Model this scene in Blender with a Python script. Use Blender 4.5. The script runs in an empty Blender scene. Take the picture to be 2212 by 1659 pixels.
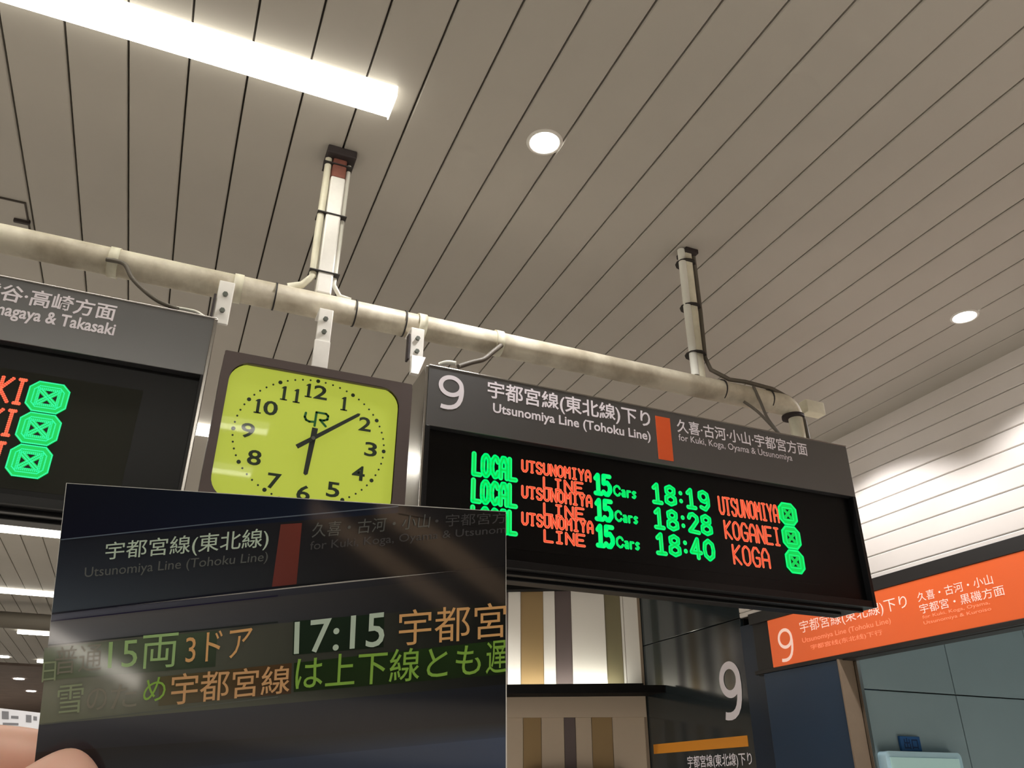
import bpy, bmesh, math, random
from math import sin, cos, pi, radians, sqrt, atan2
from mathutils import Vector, Matrix
random.seed(7)
SC = bpy.context.scene
COL = SC.collection
EYE = 1.6                    # camera height above the floor
ZC = 2.2 + EYE               # ceiling height
F, W, H = 1761.66, 2212, 1659
PITCH, YAW, ROLL = radians(26.894), radians(22.695), radians(.261)

# ------------------------------------------------------------------ camera, world, exposure
FW = Vector((sin(YAW)*cos(PITCH), cos(YAW)*cos(PITCH), sin(PITCH)))
_r = Vector((cos(YAW), -sin(YAW), 0)); _u = _r.cross(FW)
RT = _r*cos(ROLL) + _u*sin(ROLL); UP = -_r*sin(ROLL) + _u*cos(ROLL)
CAMP = Vector((0, 0, EYE))
cd = bpy.data.cameras.new('camera'); cam = bpy.data.objects.new('camera', cd); COL.objects.link(cam)
cam.matrix_world = Matrix(((RT.x, UP.x, -FW.x, 0), (RT.y, UP.y, -FW.y, 0), (RT.z, UP.z, -FW.z, EYE), (0, 0, 0, 1)))
cd.sensor_width = 36; cd.lens = F/W*36; cd.clip_start = .02; cd.clip_end = 100
SC.camera = cam
wd = bpy.data.worlds.new('world'); SC.world = wd; wd.use_nodes = True
wd.node_tree.nodes['Background'].inputs[0].default_value = (.9, .95, 1, 1)
wd.node_tree.nodes['Background'].inputs[1].default_value = .05
SC.view_settings.view_transform = 'Standard'; SC.view_settings.look = 'None'
SC.view_settings.gamma = 1; SC.view_settings.use_curve_mapping = False
SC.view_settings.exposure = 1.0
LAMP = 8.5                   # radiance of the ceiling light bars
SPOT = 32.0                  # watts of a downlight

def ray(x, y): return (FW*F + RT*(x-W/2) + UP*(H/2-y))/F
def on_y(x, y, Y): d = ray(x, y); return d*(Y/d.y) + CAMP
def on_x(x, y, X): d = ray(x, y); return d*(X/d.x) + CAMP
def on_z(x, y, Z): d = ray(x, y); return d*(Z/d.z) + CAMP

# ------------------------------------------------------------------ materials
def srgb(r, g, b):
    f = lambda c: c/12.92 if c <= .04045 else ((c+.055)/1.055)**2.4
    return (f(r/255), f(g/255), f(b/255), 1)
def mat(name, rgb, rough=.5, metal=0, emit=0, noise=0, scale=8, coat=0, spec=.5, bump=0, dark=None, alpha=1, emrgb=None, coatr=.05):
    m = bpy.data.materials.new(name); m.use_nodes = True
    nt = m.node_tree; b = nt.nodes['Principled BSDF']; c = srgb(*rgb)
    b.inputs['Base Color'].default_value = c
    b.inputs['Roughness'].default_value = rough; b.inputs['Metallic'].default_value = metal
    b.inputs['Specular IOR Level'].default_value = spec
    b.inputs['Coat Weight'].default_value = coat; b.inputs['Coat Roughness'].default_value = coatr
    if emit and emit < 2: emit *= .5
    if emit:
        b.inputs['Emission Color'].default_value = srgb(*(emrgb or rgb)); b.inputs['Emission Strength'].default_value = emit
    if noise or bump:
        tc = nt.nodes.new('ShaderNodeTexCoord'); n = nt.nodes.new('ShaderNodeTexNoise')
        n.inputs['Scale'].default_value = scale; n.inputs['Detail'].default_value = 6; n.inputs['Roughness'].default_value = .6
        nt.links.new(tc.outputs['Object'], n.inputs['Vector'])
        if noise:
            mx = nt.nodes.new('ShaderNodeValToRGB')
            d = srgb(*dark) if dark else tuple(v*(1-noise) for v in c[:3]) + (1,)
            mx.color_ramp.elements[0].color = d; mx.color_ramp.elements[0].position = .36
            mx.color_ramp.elements[1].color = c; mx.color_ramp.elements[1].position = .6 if dark else .64
            nt.links.new(n.outputs['Fac'], mx.inputs['Fac']); nt.links.new(mx.outputs['Color'], b.inputs['Base Color'])
        if bump:
            bp = nt.nodes.new('ShaderNodeBump'); bp.inputs['Strength'].default_value = bump; bp.inputs['Distance'].default_value = .002
            nt.links.new(n.outputs['Fac'], bp.inputs['Height']); nt.links.new(bp.outputs['Normal'], b.inputs['Normal'])
    return m
M = {}
M['plank'] = mat('ceiling_plank', (172, 167, 158), .6, noise=.06, scale=1.3)
M['groove'] = mat('groove', (70, 64, 58), .8)
M['siding'] = mat('siding', (232, 226, 222), .5, noise=.04, scale=2)
M['floor'] = mat('floor', (205, 200, 190), .6, noise=.1)
M['wallgrey'] = mat('far_wall', (205, 200, 192), .8, noise=.1, scale=2)
M['darkbrown'] = mat('dark_brown_wall', (122, 106, 96), .7, noise=.2, scale=3)
M['lamp'] = mat('lamp', (255, 255, 255), .5, emit=LAMP, emrgb=(255, 250, 238))
M['lampside'] = mat('lamp_side', (255, 255, 255), .5, emit=2.0, emrgb=(255, 250, 236))
M['lampshell'] = mat('lamp_shell', (235, 235, 230), .5)
M['down'] = mat('downlight_lens', (255, 255, 255), .5, emit=9, emrgb=(255, 252, 250))
M['rim'] = mat('downlight_rim', (215, 212, 205), .4)
M['pipe'] = mat('old_pipe_paint', (226, 220, 200), .5, noise=.35, scale=6, dark=(178, 169, 148), bump=.3)
M['pipeclean'] = mat('cream_paint', (232, 228, 205), .45, noise=.15, scale=12)
M['white'] = mat('white_steel', (240, 238, 232), .35, noise=.06, scale=20)
M['rust'] = mat('red_primer', (140, 84, 70), .7, noise=.25, scale=30)
M['blackiron'] = mat('dark_iron', (48, 40, 40), .7)
M['tie'] = mat('black_tie', (40, 36, 34), .6)
M['cable'] = mat('grey_cable', (98, 92, 82), .6)
M['whitecable'] = mat('white_cable', (235, 235, 225), .5)
M['bolt'] = mat('bolt_steel', (110, 115, 108), .4, metal=.6)
M['header'] = mat('sign_header', (33, 34, 38), .42, spec=1, coat=1, coatr=.30)
M['header'].node_tree.nodes['Principled BSDF'].inputs['Coat IOR'].default_value = 1.9
M['case'] = mat('sign_case', (17, 17, 19), .35, spec=.3)
M['steel'] = mat('brushed_steel', (175, 172, 168), .22, metal=1)
M['ledface'] = mat('led_face', (7, 7, 8), .3, spec=.2)
M['ledpanel'] = mat('led_module', (34, 35, 27), .5, spec=.2)
M['signwhite'] = mat('sign_white', (238, 232, 240), .45)
M['orange'] = mat('orange_print', (226, 92, 42), .45)
M['ledg'] = mat('led_green', (0, 40, 20), .5, emit=1.0, emrgb=(0, 250, 120))
M['ledg2'] = mat('led_green_core', (0, 40, 20), .5, emit=1.0, emrgb=(0, 212, 80))
M['ledgd'] = mat('led_green_fill', (0, 40, 20), .5, emit=1.0, emrgb=(0, 205, 84))
M['ledgl'] = mat('led_green_light', (0, 40, 20), .5, emit=1.0, emrgb=(50, 250, 170))
M['ledo'] = mat('led_orange', (40, 10, 5), .5, emit=1.0, emrgb=(255, 122, 84))
M['ledo2'] = mat('led_orange_core', (40, 10, 5), .5, emit=1.0, emrgb=(235, 62, 36))
M['clockframe'] = mat('clock_frame', (84, 72, 70), .45)
M['clockface'] = mat('clock_face', (150, 162, 52), .5, emit=.72, emrgb=(172, 184, 66))
M['clockink'] = mat('clock_ink', (32, 52, 30), .6)
M['logo'] = mat('green_logo', (16, 112, 50), .5)
M['hand_ink'] = mat('clock_hands', (34, 44, 38), .5)
M['blackframe'] = mat('black_frame', (32, 30, 30), .5)
M['orangelit'] = mat('backlit_orange', (200, 84, 38), .3, emit=.42, emrgb=(232, 104, 50))
M['litwhite'] = mat('backlit_white', (240, 220, 215), .5, emit=.5, emrgb=(235, 185, 165))
M['litdim'] = mat('backlit_dim_text', (235, 150, 120), .5, emit=.65, emrgb=(240, 135, 95))
M['gloss'] = mat('black_glass', (42, 50, 54), .10, spec=.9)
M['amber'] = mat('amber_strip', (226, 146, 36), .5)
M['blue'] = mat('blue_panel', (34, 58, 84), .3, noise=.1, scale=2)
M['bluedark'] = mat('dark_blue_panel', (20, 38, 58), .3)
M['brown'] = mat('brown_cladding', (140, 122, 104), .5, noise=.1)
M['tile'] = mat('grey_blue_tile', (150, 170, 176), .3, noise=.04, scale=1.5)
M['joint'] = mat('tile_joint', (70, 78, 82), .8)
M['softblue'] = mat('passage_soffit', (120, 138, 148), .5)
M['beige'] = mat('beige_panel', (196, 180, 160), .55)
M['strA'] = mat('stripe_white', (236, 232, 226), .6)
M['strB'] = mat('stripe_tan', (156, 130, 90), .6)
M['strC'] = mat('stripe_mauve', (100, 88, 88), .6)
M['strD'] = mat('stripe_olive', (126, 118, 90), .6)
M['ledge'] = mat('black_ledge', (8, 7, 7), .8, spec=.2)
M['uplight'] = mat('uplight_strip', (255, 255, 245), .5, emit=15, emrgb=(255, 252, 235))
M['screen'] = mat('screen', (170, 200, 195), .4, emit=.35, emrgb=(150, 180, 175))
M['screenframe'] = mat('screen_frame', (190, 225, 240), .3)
M['stair'] = mat('streak_cream', (226, 196, 164), .6)
M['streakglow'] = mat('streak_glow', (240, 235, 225), .5, emit=5, emrgb=(250, 240, 228))
M['bluesign'] = mat('blue_sign', (38, 92, 150), .5)
M['blueink'] = mat('blue_sign_ink', (14, 40, 84), .5)
M['banner'] = mat('banner', (212, 212, 216), .6, emit=.1)
M['bannerink'] = mat('banner_ink', (120, 120, 124), .6)
M['cardedge'] = mat('card_edge', (235, 235, 230), .4)
M['skin'] = None

# ------------------------------------------------------------------ object helpers
ORG = {}
def new(name, data=None, parent=None, at=(0, 0, 0)):
    o = bpy.data.objects.new(name, data); COL.objects.link(o)
    at = Vector(at)
    if parent is not None:
        o.parent = parent; ORG[o.name] = ORG[parent.name].copy()
    else:
        o.location = at; ORG[o.name] = at.copy()
    return o
def tag(o, label=None, cat=None, group=None, kind=None):
    if label: o['label'] = label
    if cat: o['category'] = cat
    if group: o['group'] = group
    if kind: o['kind'] = kind
    return o
def thing(name, label, cat, at, group=None):
    o = new(name, None, None, at); o.empty_display_size = .05
    return tag(o, label, cat, group)
def part(name, bm, mats, parent=None, at=(0, 0, 0), smooth=False, label=None, kind=None):
    """link one mesh object; vertices are given in world space"""
    me = bpy.data.meshes.new(name)
    org = ORG[parent.name] if parent is not None else Vector(at)
    bmesh.ops.translate(bm, verts=bm.verts, vec=-org)
    bm.normal_update()
    bm.to_mesh(me); bm.free()
    for m in (mats if isinstance(mats, (list, tuple)) else [mats]): me.materials.append(m)
    if smooth:
        for p in me.polygons: p.use_smooth = True
    o = new(name, me, parent, at)
    if label: o['label'] = label
    if kind: o['kind'] = kind
    return o
def B(): return bmesh.new()
def box(bm, x0, x1, y0, y1, z0, z1, bev=0, mi=0):
    r = bmesh.ops.create_cube(bm, size=1); vs = r['verts']
    for v in vs: v.co = Vector(((x0+x1)/2+v.co.x*(x1-x0), (y0+y1)/2+v.co.y*(y1-y0), (z0+z1)/2+v.co.z*(z1-z0)))
    fs = list({f for v in vs for f in v.link_faces})
    for f in fs: f.material_index = mi
    if bev:
        es = list({e for v in vs for e in v.link_edges})
        bmesh.ops.bevel(bm, geom=es, offset=bev, segments=2, affect='EDGES', profile=.5)
    return bm
def frame_of(d):
    d = d.normalized(); a = Vector((0, 0, 1)) if abs(d.z) < .9 else Vector((0, 1, 0))
    s = d.cross(a).normalized(); return s, s.cross(d).normalized()
def tube(bm, pts, r, n=14, caps=True, mi=0):
    pts = [Vector(p) for p in pts]; rs = r if isinstance(r, (list, tuple)) else [r]*len(pts)
    rings = []; s = None
    for i, p in enumerate(pts):
        d = (pts[min(i+1, len(pts)-1)]-pts[max(i-1, 0)])
        if s is None: s, t = frame_of(d)
        else:
            s = (s - d.normalized()*s.dot(d.normalized())).normalized(); t = s.cross(d.normalized())
        rings.append([bm.verts.new(p+s*cos(2*pi*k/n)*rs[i]+t*sin(2*pi*k/n)*rs[i]) for k in range(n)])
    for a, b in zip(rings, rings[1:]):
        for k in range(n):
            f = bm.faces.new((a[k], a[(k+1) % n], b[(k+1) % n], b[k])); f.smooth = True; f.material_index = mi
    if caps:
        bm.faces.new(rings[0]).material_index = mi; bm.faces.new(rings[-1][::-1]).material_index = mi
    return bm
def disc(bm, c, r, axis, n=24, h=0, mi=0):
    c = Vector(c); a = Vector(axis).normalized(); tube(bm, [c, c+a*max(h, .001)], r, n, mi=mi); return bm
def prism(bm, pts, d, mi=0):
    """extrude a planar polygon (list of points) along vector d"""
    d = Vector(d); a = [bm.verts.new(p) for p in pts]; b = [bm.verts.new(Vector(p)+d) for p in pts]
    bm.faces.new(a).material_index = mi; bm.faces.new(b[::-1]).material_index = mi
    for k in range(len(a)):
        bm.faces.new((a[k], b[k], b[(k+1) % len(a)], a[(k+1) % len(a)])).material_index = mi
    bmesh.ops.recalc_face_normals(bm, faces=bm.faces)
    return bm
def rrect(x0, x1, z0, z1, r, n=6):
    out = []
    for cx, cz, a0 in ((x1-r, z1-r, 0), (x0+r, z1-r, 90), (x0+r, z0+r, 180), (x1-r, z0+r, 270)):
        for k in range(n+1):
            a = radians(a0+90*k/n); out.append((cx+r*cos(a), cz+r*sin(a)))
    return out
# text: flat letters cut from the built-in typeface, fitted into a box
def glyphs(s, off=0.0):
    c = bpy.data.curves.new('t', 'FONT'); c.body = s; c.offset = off; c.resolution_u = 3
    o = bpy.data.objects.new('t', c); COL.objects.link(o)
    dg = bpy.context.evaluated_depsgraph_get(); me = bpy.data.meshes.new_from_object(o.evaluated_get(dg))
    bpy.data.objects.remove(o)
    vs = [v.co.copy() for v in me.vertices]; fs = [list(p.vertices) for p in me.polygons]
    x0 = min(v.x for v in vs); x1 = max(v.x for v in vs); y0 = min(v.y for v in vs); y1 = max(v.y for v in vs)
    bpy.data.meshes.remove(me)
    return [((v.x-x0)/(x1-x0), (v.y-y0)/(y1-y0)) for v in vs], fs
def text(name, s, fn, m, parent, off=0.0, label=None):
    """fn maps (u, v) in 0..1 to a world point on the face of the sign"""
    uv, fs = glyphs(s, off); bm = B(); vs = [bm.verts.new(fn(u, v)) for u, v in uv]
    for f in fs:
        try: bm.faces.new([vs[i] for i in f])
        except ValueError: pass
    return part(name, bm, m, parent, label=label)
def rect_y(x0, x1, z0, z1, y):   # facing -Y, z camera relative
    return lambda u, v: Vector((x0+(x1-x0)*u, y, z0+(z1-z0)*v+EYE))
def rect_x(y0, y1, z0, z1, x):   # facing -X, reads towards -Y
    return lambda u, v: Vector((x, y0+(y1-y0)*u, z0+(z1-z0)*v+EYE))

def nine(name, fn, m, parent, w=.085):
    """a rounded sans 9: closed bowl and a tail that curls back to the left"""
    bowl = [(.5+.41*cos(2*pi*k/40), .695+.262*sin(2*pi*k/40)) for k in range(41)]
    tail = [(.91, .70), (.925, .60), (.915, .47), (.88, .33), (.80, .20), (.69, .115), (.55, .065), (.40, .045), (.22, .05), (.12, .065)]
    bm = B(); asp = (fn(1, 0)-fn(0, 0)).length/(fn(0, 1)-fn(0, 0)).length
    off_ = (fn(1, 0)-fn(0, 0)).cross(fn(0, 1)-fn(0, 0)).normalized()*.0004
    for pl in (bowl, tail):
        L_ = []
        for i, p in enumerate(pl):
            a, b = pl[max(i-1, 0)], pl[min(i+1, len(pl)-1)]
            if pl is bowl and i in (0, 40): a, b = bowl[39], bowl[1]
            dx, dy = (b[0]-a[0])*asp, b[1]-a[1]; l = sqrt(dx*dx+dy*dy) or 1
            nx, ny = -dy/l*w/2/asp, dx/l*w/2
            L_.append((bm.verts.new(fn(p[0]+nx, p[1]+ny)), bm.verts.new(fn(p[0]-nx, p[1]-ny))))
        if pl is tail:
            for v in [v for q in L_ for v in q]: v.co += off_
        for a, b in zip(L_, L_[1:]): bm.faces.new((a[0], a[1], b[1], b[0]))
    return part(name, bm, m, parent)

# ------------------------------------------------------------------ the setting
def bz(bm, x0, x1, y0, y1, z0, z1, bev=0, mi=0): return box(bm, x0, x1, y0, y1, z0+EYE, z1+EYE, bev, mi)
def struct(name, bm, m, **k):
    o = part(name, bm, m, **k); o['kind'] = 'structure'; return o
XW = 4.05
struct('floor', bz(B(), -7, 9.2, -8, 30, -1.7, -1.6), M['floor'])
ceil = struct('ceiling', bz(B(), -7, 9.2, -8, 18.3, 2.222, 2.4), M['groove'])
P0, PP = -.371*2.2, .0857*2.2
k0 = int((-6.9-P0)/PP); kmax = int((XW-P0)/PP)+1
pm = None
for k in range(k0, kmax):
    x0 = P0+k*PP+.0035; x1 = min(P0+(k+1)*PP-.0035, XW+.02)
    if x1-x0 < .03: continue
    if pm is None or x1-x0 < PP-.0075:
        bm = B(); prism(bm, [(x0+a, -8, 2.2+b+EYE) for a, b in ((0, .021), (0, .003), (.004, 0), (x1-x0-.004, 0), (x1-x0, .003), (x1-x0, .021))], (0, 26.25, 0))
        o = part('plank', bm, M['plank'], ceil)
        if pm is None: pm = (o.data, x0)
    else:
        o = new('plank', pm[0], ceil); o.location = (x0-pm[1], 0, 0)
# far, lower and darker part of the hall
fc = struct('ceiling', bz(B(), -7, 4.05, 18.3, 30, 2.16, 2.4), M['darkbrown'])
struct('wall_back', bz(B(), -7, 9.2, 29.5, 29.7, -1.6, 2.4), M['darkbrown'])
struct('wall_left', bz(B(), -7.2, -7, -8, 30, -1.6, 2.4), M['wallgrey'])
struct('wall_front', bz(B(), -7, 9.2, -8.2, -8, -1.6, 2.4), M['ledge'])

# right wall: white horizontal siding above the passage
wr = struct('wall_right', bz(B(), XW+.012, XW+.25, -8, 5.17, 1.222, 2.4), M['groove'])
zs = [2.212, 2.111, 2.006, 1.902, 1.796, 1.69, 1.584, 1.476, 1.368, 1.262, 1.224]
for a, b in zip(zs, zs[1:]):
    bm = B(); prism(bm, [(XW+dx, -8, dz+EYE) for dx, dz in ((.02, a-.004), (.004, a-.004), (0, a-.009), (0, b+.004), (.006, b), (.02, b))], (0, 13.17, 0))
    part('siding_board', bm, M['siding'], wr)
# glazed dark wall beyond the siding
wg = struct('wall_glazed', bz(B(), XW+.03, XW+.25, 5.17, 9.5, -1.6, 2.2), M['blackframe'])
part('glass_panel', bz(B(), XW, XW+.03, 5.175, 7.4, 1.229, 2.19, .003), M['gloss'], wg)
part('glass_panel', bz(B(), XW, XW+.03, 5.175, 7.4, -1.59, 1.222, .003), M['gloss'], wg)
# blue pillar and dark blue strip under the orange sign
struct('wall_blue', bz(B(), XW-.01, XW+.2, 4.93, 5.172, -1.6, 1.16, .003), M['bluedark'])
pl = struct('trim_1', bz(B(), 4.0, 4.3, 4.18, 4.918, -1.6, .79, .004), M['blue'])
part('brown_cladding', bz(B(), 3.985, 4.105, 4.165, 4.18, -1.6, .79, .002), M['brown'], pl)
part('metal_strip', bz(B(), 4.107, 4.132, 4.14, 4.17, -1.6, .79, .002), M['steel'], pl)
# passage behind the opening: tiled wall facing the camera
wp = struct('wall_passage', bz(B(), 4.13, 9.2, 4.19, 4.4, -1.6, 2.2), M['joint'])
txs = [4.135, 4.947, 5.76, 6.57, 7.39, 8.2, 9.01]; tzs = [-1.6, -.97, -.17, .62, 1.42]
for i in range(len(txs)-1):
    for j in range(len(tzs)-1):
        part('wall_tile', bz(B(), txs[i]+.004, txs[i+1]-.004, 4.17, 4.19, tzs[j]+.004, tzs[j+1]-.004, .002), M['tile'], wp)
# curved soffit of the passage
bm = B(); pts = [(XW+.1, 1.25)]
for k in range(9):
    a = radians(90*k/8); pts.append((5.05+1.6*sin(a), .9+.42*(1-cos(a))*0 + .30*(1-cos(a))))
pts += [(9.2, 1.2), (9.2, 2.2), (XW+.1, 2.2)]
struct('trim_2', bz(B(), XW+.05, 9.2, -8, 4.17, 1.24, 1.4), M['softblue'])
struct('wall_side', bz(B(), 9.2, 9.4, -8, 30, -1.6, 2.4), M['tile'])

# ------------------------------------------------------------------ ceiling lamps
def light_bar(x0, x1, y, label, z=2.2):
    t = thing('ceiling_light_bar', label, 'lamp', ((x0+x1)/2, y, z+EYE), 'ceiling light bars')
    bm = B(); prism(bm, [(x0+.004, y+a, z+EYE+b) for a, b in ((-.058, -.001), (-.058, -.03), (-.05, -.046), (.05, -.046), (.058, -.03), (.058, -.001))], (x1-x0-.008, 0, 0))
    for f in bm.faces: f.material_index = 0 if f.normal.z < -.5 else 1
    part('diffuser', bm, [M['lamp'], M['lampside']], t)
    for x in (x0, x1-.004):
        part('end_cap', bz(B(), x, x+.004, y-.06, y+.06, z-.048, z-.001, .001), M['lampside'], t)
XR, XL = .425, -1.95
for y, lab in ((2.112, 'long glowing light bar on the ceiling at the top of the view'),
               (5.4, 'light bar glimpsed through the gap between the left board and the clock'),
               (8.5, 'thickest light bar directly below the left departure board'),
               (11.37, 'second light bar down below the left departure board'),
               (14.4, 'third light bar down, its left end in view beside the card'),
               (17.6, 'farthest and shortest light bar beside the edge of the card'),
               (-.62, 'light bar on the ceiling just behind the viewer'),
               (-1.5, 'second light bar on the ceiling behind the viewer'),
               (-4.7, 'farthest light bar on the ceiling behind the viewer')):
    light_bar(XL, XR, y, lab)
def downlight(x, y, label, r=.055, watts=SPOT, z=2.2):
    t = thing('downlight', label, 'lamp', (x, y, z+EYE), 'round recessed downlights')
    bm = B(); n = 32
    prof = ((r, -.001), (r, -.004), (r+.004, -.006), (r+.012, -.004), (r+.014, 0))
    rings = [[bm.verts.new((x+q*cos(2*pi*k/n), y+q*sin(2*pi*k/n), z+EYE+h)) for k in range(n)] for q, h in prof]
    for a, b in zip(rings, rings[1:]):
        for k in range(n): bm.faces.new((a[k], a[(k+1) % n], b[(k+1) % n], b[k])).smooth = True
    part('rim', bm, M['rim'], t)
    part('lens', disc(B(), (x, y, z+EYE-.003), r, (0, 0, 1), 32, .002), M['down'], t)
    if watts:
        ld = bpy.data.lights.new('downlight_lamp', 'SPOT'); ld.energy = watts; ld.spot_size = radians(128); ld.spot_blend = .35
        ld.shadow_soft_size = .05; ld.color = (1, .96, .93)
        lo = bpy.data.objects.new('downlight_lamp', ld); COL.objects.link(lo); lo.parent = t; lo.location = (0, 0, -.02)
downlight(1.006, 2.099, 'big round downlight in the middle of the ceiling planks')
downlight(3.5, 2.387, 'oval looking downlight close to the white siding at the right')
downlight(3.5, 3.57, 'downlight near the siding hidden behind the pipe elbow')
downlight(-4.5, 12.5, 'added fill downlight outside the view that lights the far hall', .055, 250)  # unseen lamp added to brighten the far hall
downlight(-5.0, 24.0, 'added fill downlight outside the view in the dark far ceiling', .09, 500, 2.15)  # another unseen lamp, added so the far ceiling is not black
downlight(-2.473, 17.43, 'farthest left downlight at the left edge below the departure board', .09, 0, 2.19)
downlight(-2.511, 20.4, 'small far downlight in the dark ceiling, upper of the two', .1, 0, 2.15)
downlight(-2.495, 22.8, 'smallest far downlight in the dark ceiling, just above the banner', .1, 0, 2.15)
for x in (-4.2, -.6, 1.6):  # unseen downlights added as ambient fill for the hall
    for y in (-3.4, 0.9, 4.2, 7.0):
        if x > -1 and y in (.9, 4.2): continue
        downlight(x, y, 'added fill downlight outside the view, %s and %s' % ({-4.2: 'far to the left', -.6: 'near the middle', 1.6: 'right of the middle'}[x], {-3.4: 'behind the viewer', .9: 'level with the viewer', 4.2: 'just beyond the boards', 7.0: 'well beyond the boards'}[y]), .055, {-4.2: 165, -.6: 112, 1.6: 40}[x])
downlight(3.5, -.5, 'downlight near the siding behind the viewer')
downlight(6.3, 2.0, 'added fill downlight in the tiled passage beyond the orange sign', .055, 200, 1.235)  # this lamp and the next are added to brighten the tiles
downlight(5.0, .2, 'nearer added fill downlight in the tiled passage beyond the orange sign', .055, 200, 1.235)

# ------------------------------------------------------------------ pipe frame that carries the boards
YP, ZP, RP = 2.48, 1.522+EYE, .046
fr = thing('pipe_frame', 'dirty cream painted pipe hanging from the ceiling and carrying clock and boards', 'pipe', (1.1, YP, ZC))
bm = B(); pts = [(-2.2, YP, ZP+.004), (2.30, YP, ZP-.004)]
for k in range(1, 7):
    a = radians(90*k/6); pts.append((2.30+.05*sin(a), YP, ZP-.004-.05*(1-cos(a))))
tube(bm, pts, [RP]*2+[RP-.001*k for k in range(1, 7)], 22)
main = part('crossbar', bm, M['pipe'], fr, label='grimy cream pipe')
def clip(x0, r, parent=fr):
    part('cable_tie', tube(B(), [(x0, YP, ZP), (x0+.005, YP, ZP)], r, 22), M['tie'], parent)
for x in (.155, .43, .61, 1.98, 2.22): clip(x, RP+.003)
part('elbow_ring', tube(B(), [(2.35, YP, ZP-.050), (2.35, YP, ZP-.062)], RP+.001, 22), M['blackiron'], fr)
part('drop_pipe', tube(B(), [(2.362, YP, ZP-.06), (2.366, YP, 1.282+EYE)], .030, 18), M['pipeclean'], fr, label='short cream drop pipe')
for x in (-.36, 0.02, .66, .96): part('pipe_collar', tube(B(), [(x, YP, ZP), (x+.03, YP, ZP)], RP+.004, 22), M['pipeclean'], fr)
# left hanger
hx = .315
h1 = part('hanger_post', bz(B(), hx-.027, hx+.027, YP-.027, YP+.027, 1.56, 2.08, .006), M['white'], fr, label='bright white hanger post')
part('primer_section', bz(B(), hx-.026, hx+.026, YP-.026, YP+.026, 2.08, 2.2, .006), M['rust'], fr, label='red primer section at the ceiling')
part('ceiling_collar', bz(B(), hx-.055, hx+.055, YP-.055, YP+.055, 2.165, 2.2, .004), M['blackiron'], fr, label='dark iron collar')
bm = B(); tube(bm, [(hx-.042, YP-.01, 2.19+EYE), (hx-.042, YP-.01, 2.06+EYE), (hx-.045, YP-.01, 1.8+EYE), (hx-.043, YP-.01, 1.63+EYE), (hx-.075, YP-.01, 1.585+EYE), (hx-.12, YP, 1.572+EYE)], .013, 10)
part('conduit', bm, M['pipeclean'], fr)
bm = B(); tube(bm, [(hx+.038, YP, 2.19+EYE), (hx+.037, YP, 1.8+EYE), (hx+.034, YP, 1.62+EYE), (hx+.06, YP, 1.578+EYE), (hx+.1, YP, 1.572+EYE)], .009, 8)
part('conduit', bm, M['whitecable'], fr)
for z in (2.135, 1.9, 1.645): part('cable_tie', bz(B(), hx-.058, hx+.048, YP-.031, YP+.031, z, z+.005, .001), M['tie'], fr)
# right hanger
hx = 1.88
tube_b = tube(B(), [(hx, YP, 1.55+EYE), (hx, YP, 2.2+EYE)], .03, 6)
part('hanger_post', tube_b, M['pipeclean'], fr, label='cream hanger post')
part('ceiling_collar', bz(B(), hx-.02, hx+.045, YP-.04, YP+.04, 2.178, 2.2, .003), M['blackiron'], fr)
part('conduit', tube(B(), [(hx-.028, YP-.012, 2.195+EYE), (hx-.029, YP-.012, 1.9+EYE), (hx-.024, YP-.012, 1.56+EYE)], .017, 12), M['whitecable'], fr)
bm = B(); tube(bm, [(hx+.038, YP-.01, 2.19+EYE), (hx+.04, YP-.01, 1.9+EYE), (hx+.036, YP-.01, 1.66+EYE), (hx+.05, YP-.02, 1.6+EYE), (hx+.14, YP-.02, 1.572+EYE), (2.1, YP-.02, 1.578+EYE), (2.24, YP-.02, 1.572+EYE), (2.34, YP-.02, 1.54+EYE), (2.39, YP-.02, 1.45+EYE), (2.40, YP-.02, 1.288+EYE)], .009, 8)
part('cable', bm, M['cable'], fr)
for z in (2.13, 1.9, 1.665): part('cable_tie', tube(B(), [(hx-.004, YP, z+EYE), (hx-.004, YP, z+.005+EYE)], .045, 12), M['tie'], fr)
# stub beam beside the elbow
part('end_bracket', bz(B(), 2.42, 2.52, YP-.02, YP+.03, 1.5, 1.56, .004), M['pipeclean'], fr)
# wires from the pipe to the boards
def wire(pts, r, m, name='cable'): 
    P = [Vector(p)+Vector((0, 0, EYE)) for p in pts]; out = []
    for i in range(len(P)-1):
        a, b, c, d = P[max(i-1, 0)], P[i], P[i+1], P[min(i+2, len(P)-1)]
        for k in range(6):
            t = k/6; out.append(.5*((2*b)+(c-a)*t+(2*a-5*b+4*c-d)*t*t+(3*b-a-3*c+d)*t**3))
    out.append(P[-1]); part(name, tube(B(), out, r, 8), m, fr)
yf = 2.4
def wy(*q): return [tuple(on_y(x, y, 2.42-.012*i)-Vector((0, 0, EYE))) for i, (x, y) in enumerate(q)]
wire([(-.362, YP-.045, 1.50)]+wy((268, 570), (285, 600), (312, 628), (345, 652), (385, 668)), .007, M['cable'])
wire(wy((375, 664), (400, 668), (425, 674), (445, 686), (470, 690)), .005, M['whitecable'])
wire([(.975, YP-.045, 1.49)]+wy((1065, 760), (1045, 776), (1018, 783), (990, 792)), .009, M['cable'])
wire(wy((948, 788), (965, 783), (985, 785)), .008, M['whitecable'])
wire([(2.12, YP-.045, 1.55), (2.14, YP-.05, 1.48), (2.17, 2.43, 1.4), (2.22, 2.4, 1.295)], .006, M['cable'])
wire([(2.07, YP-.03, 1.475), (2.13, 2.43, 1.42), (2.22, 2.4, 1.295)], .006, M['cable'])
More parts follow.
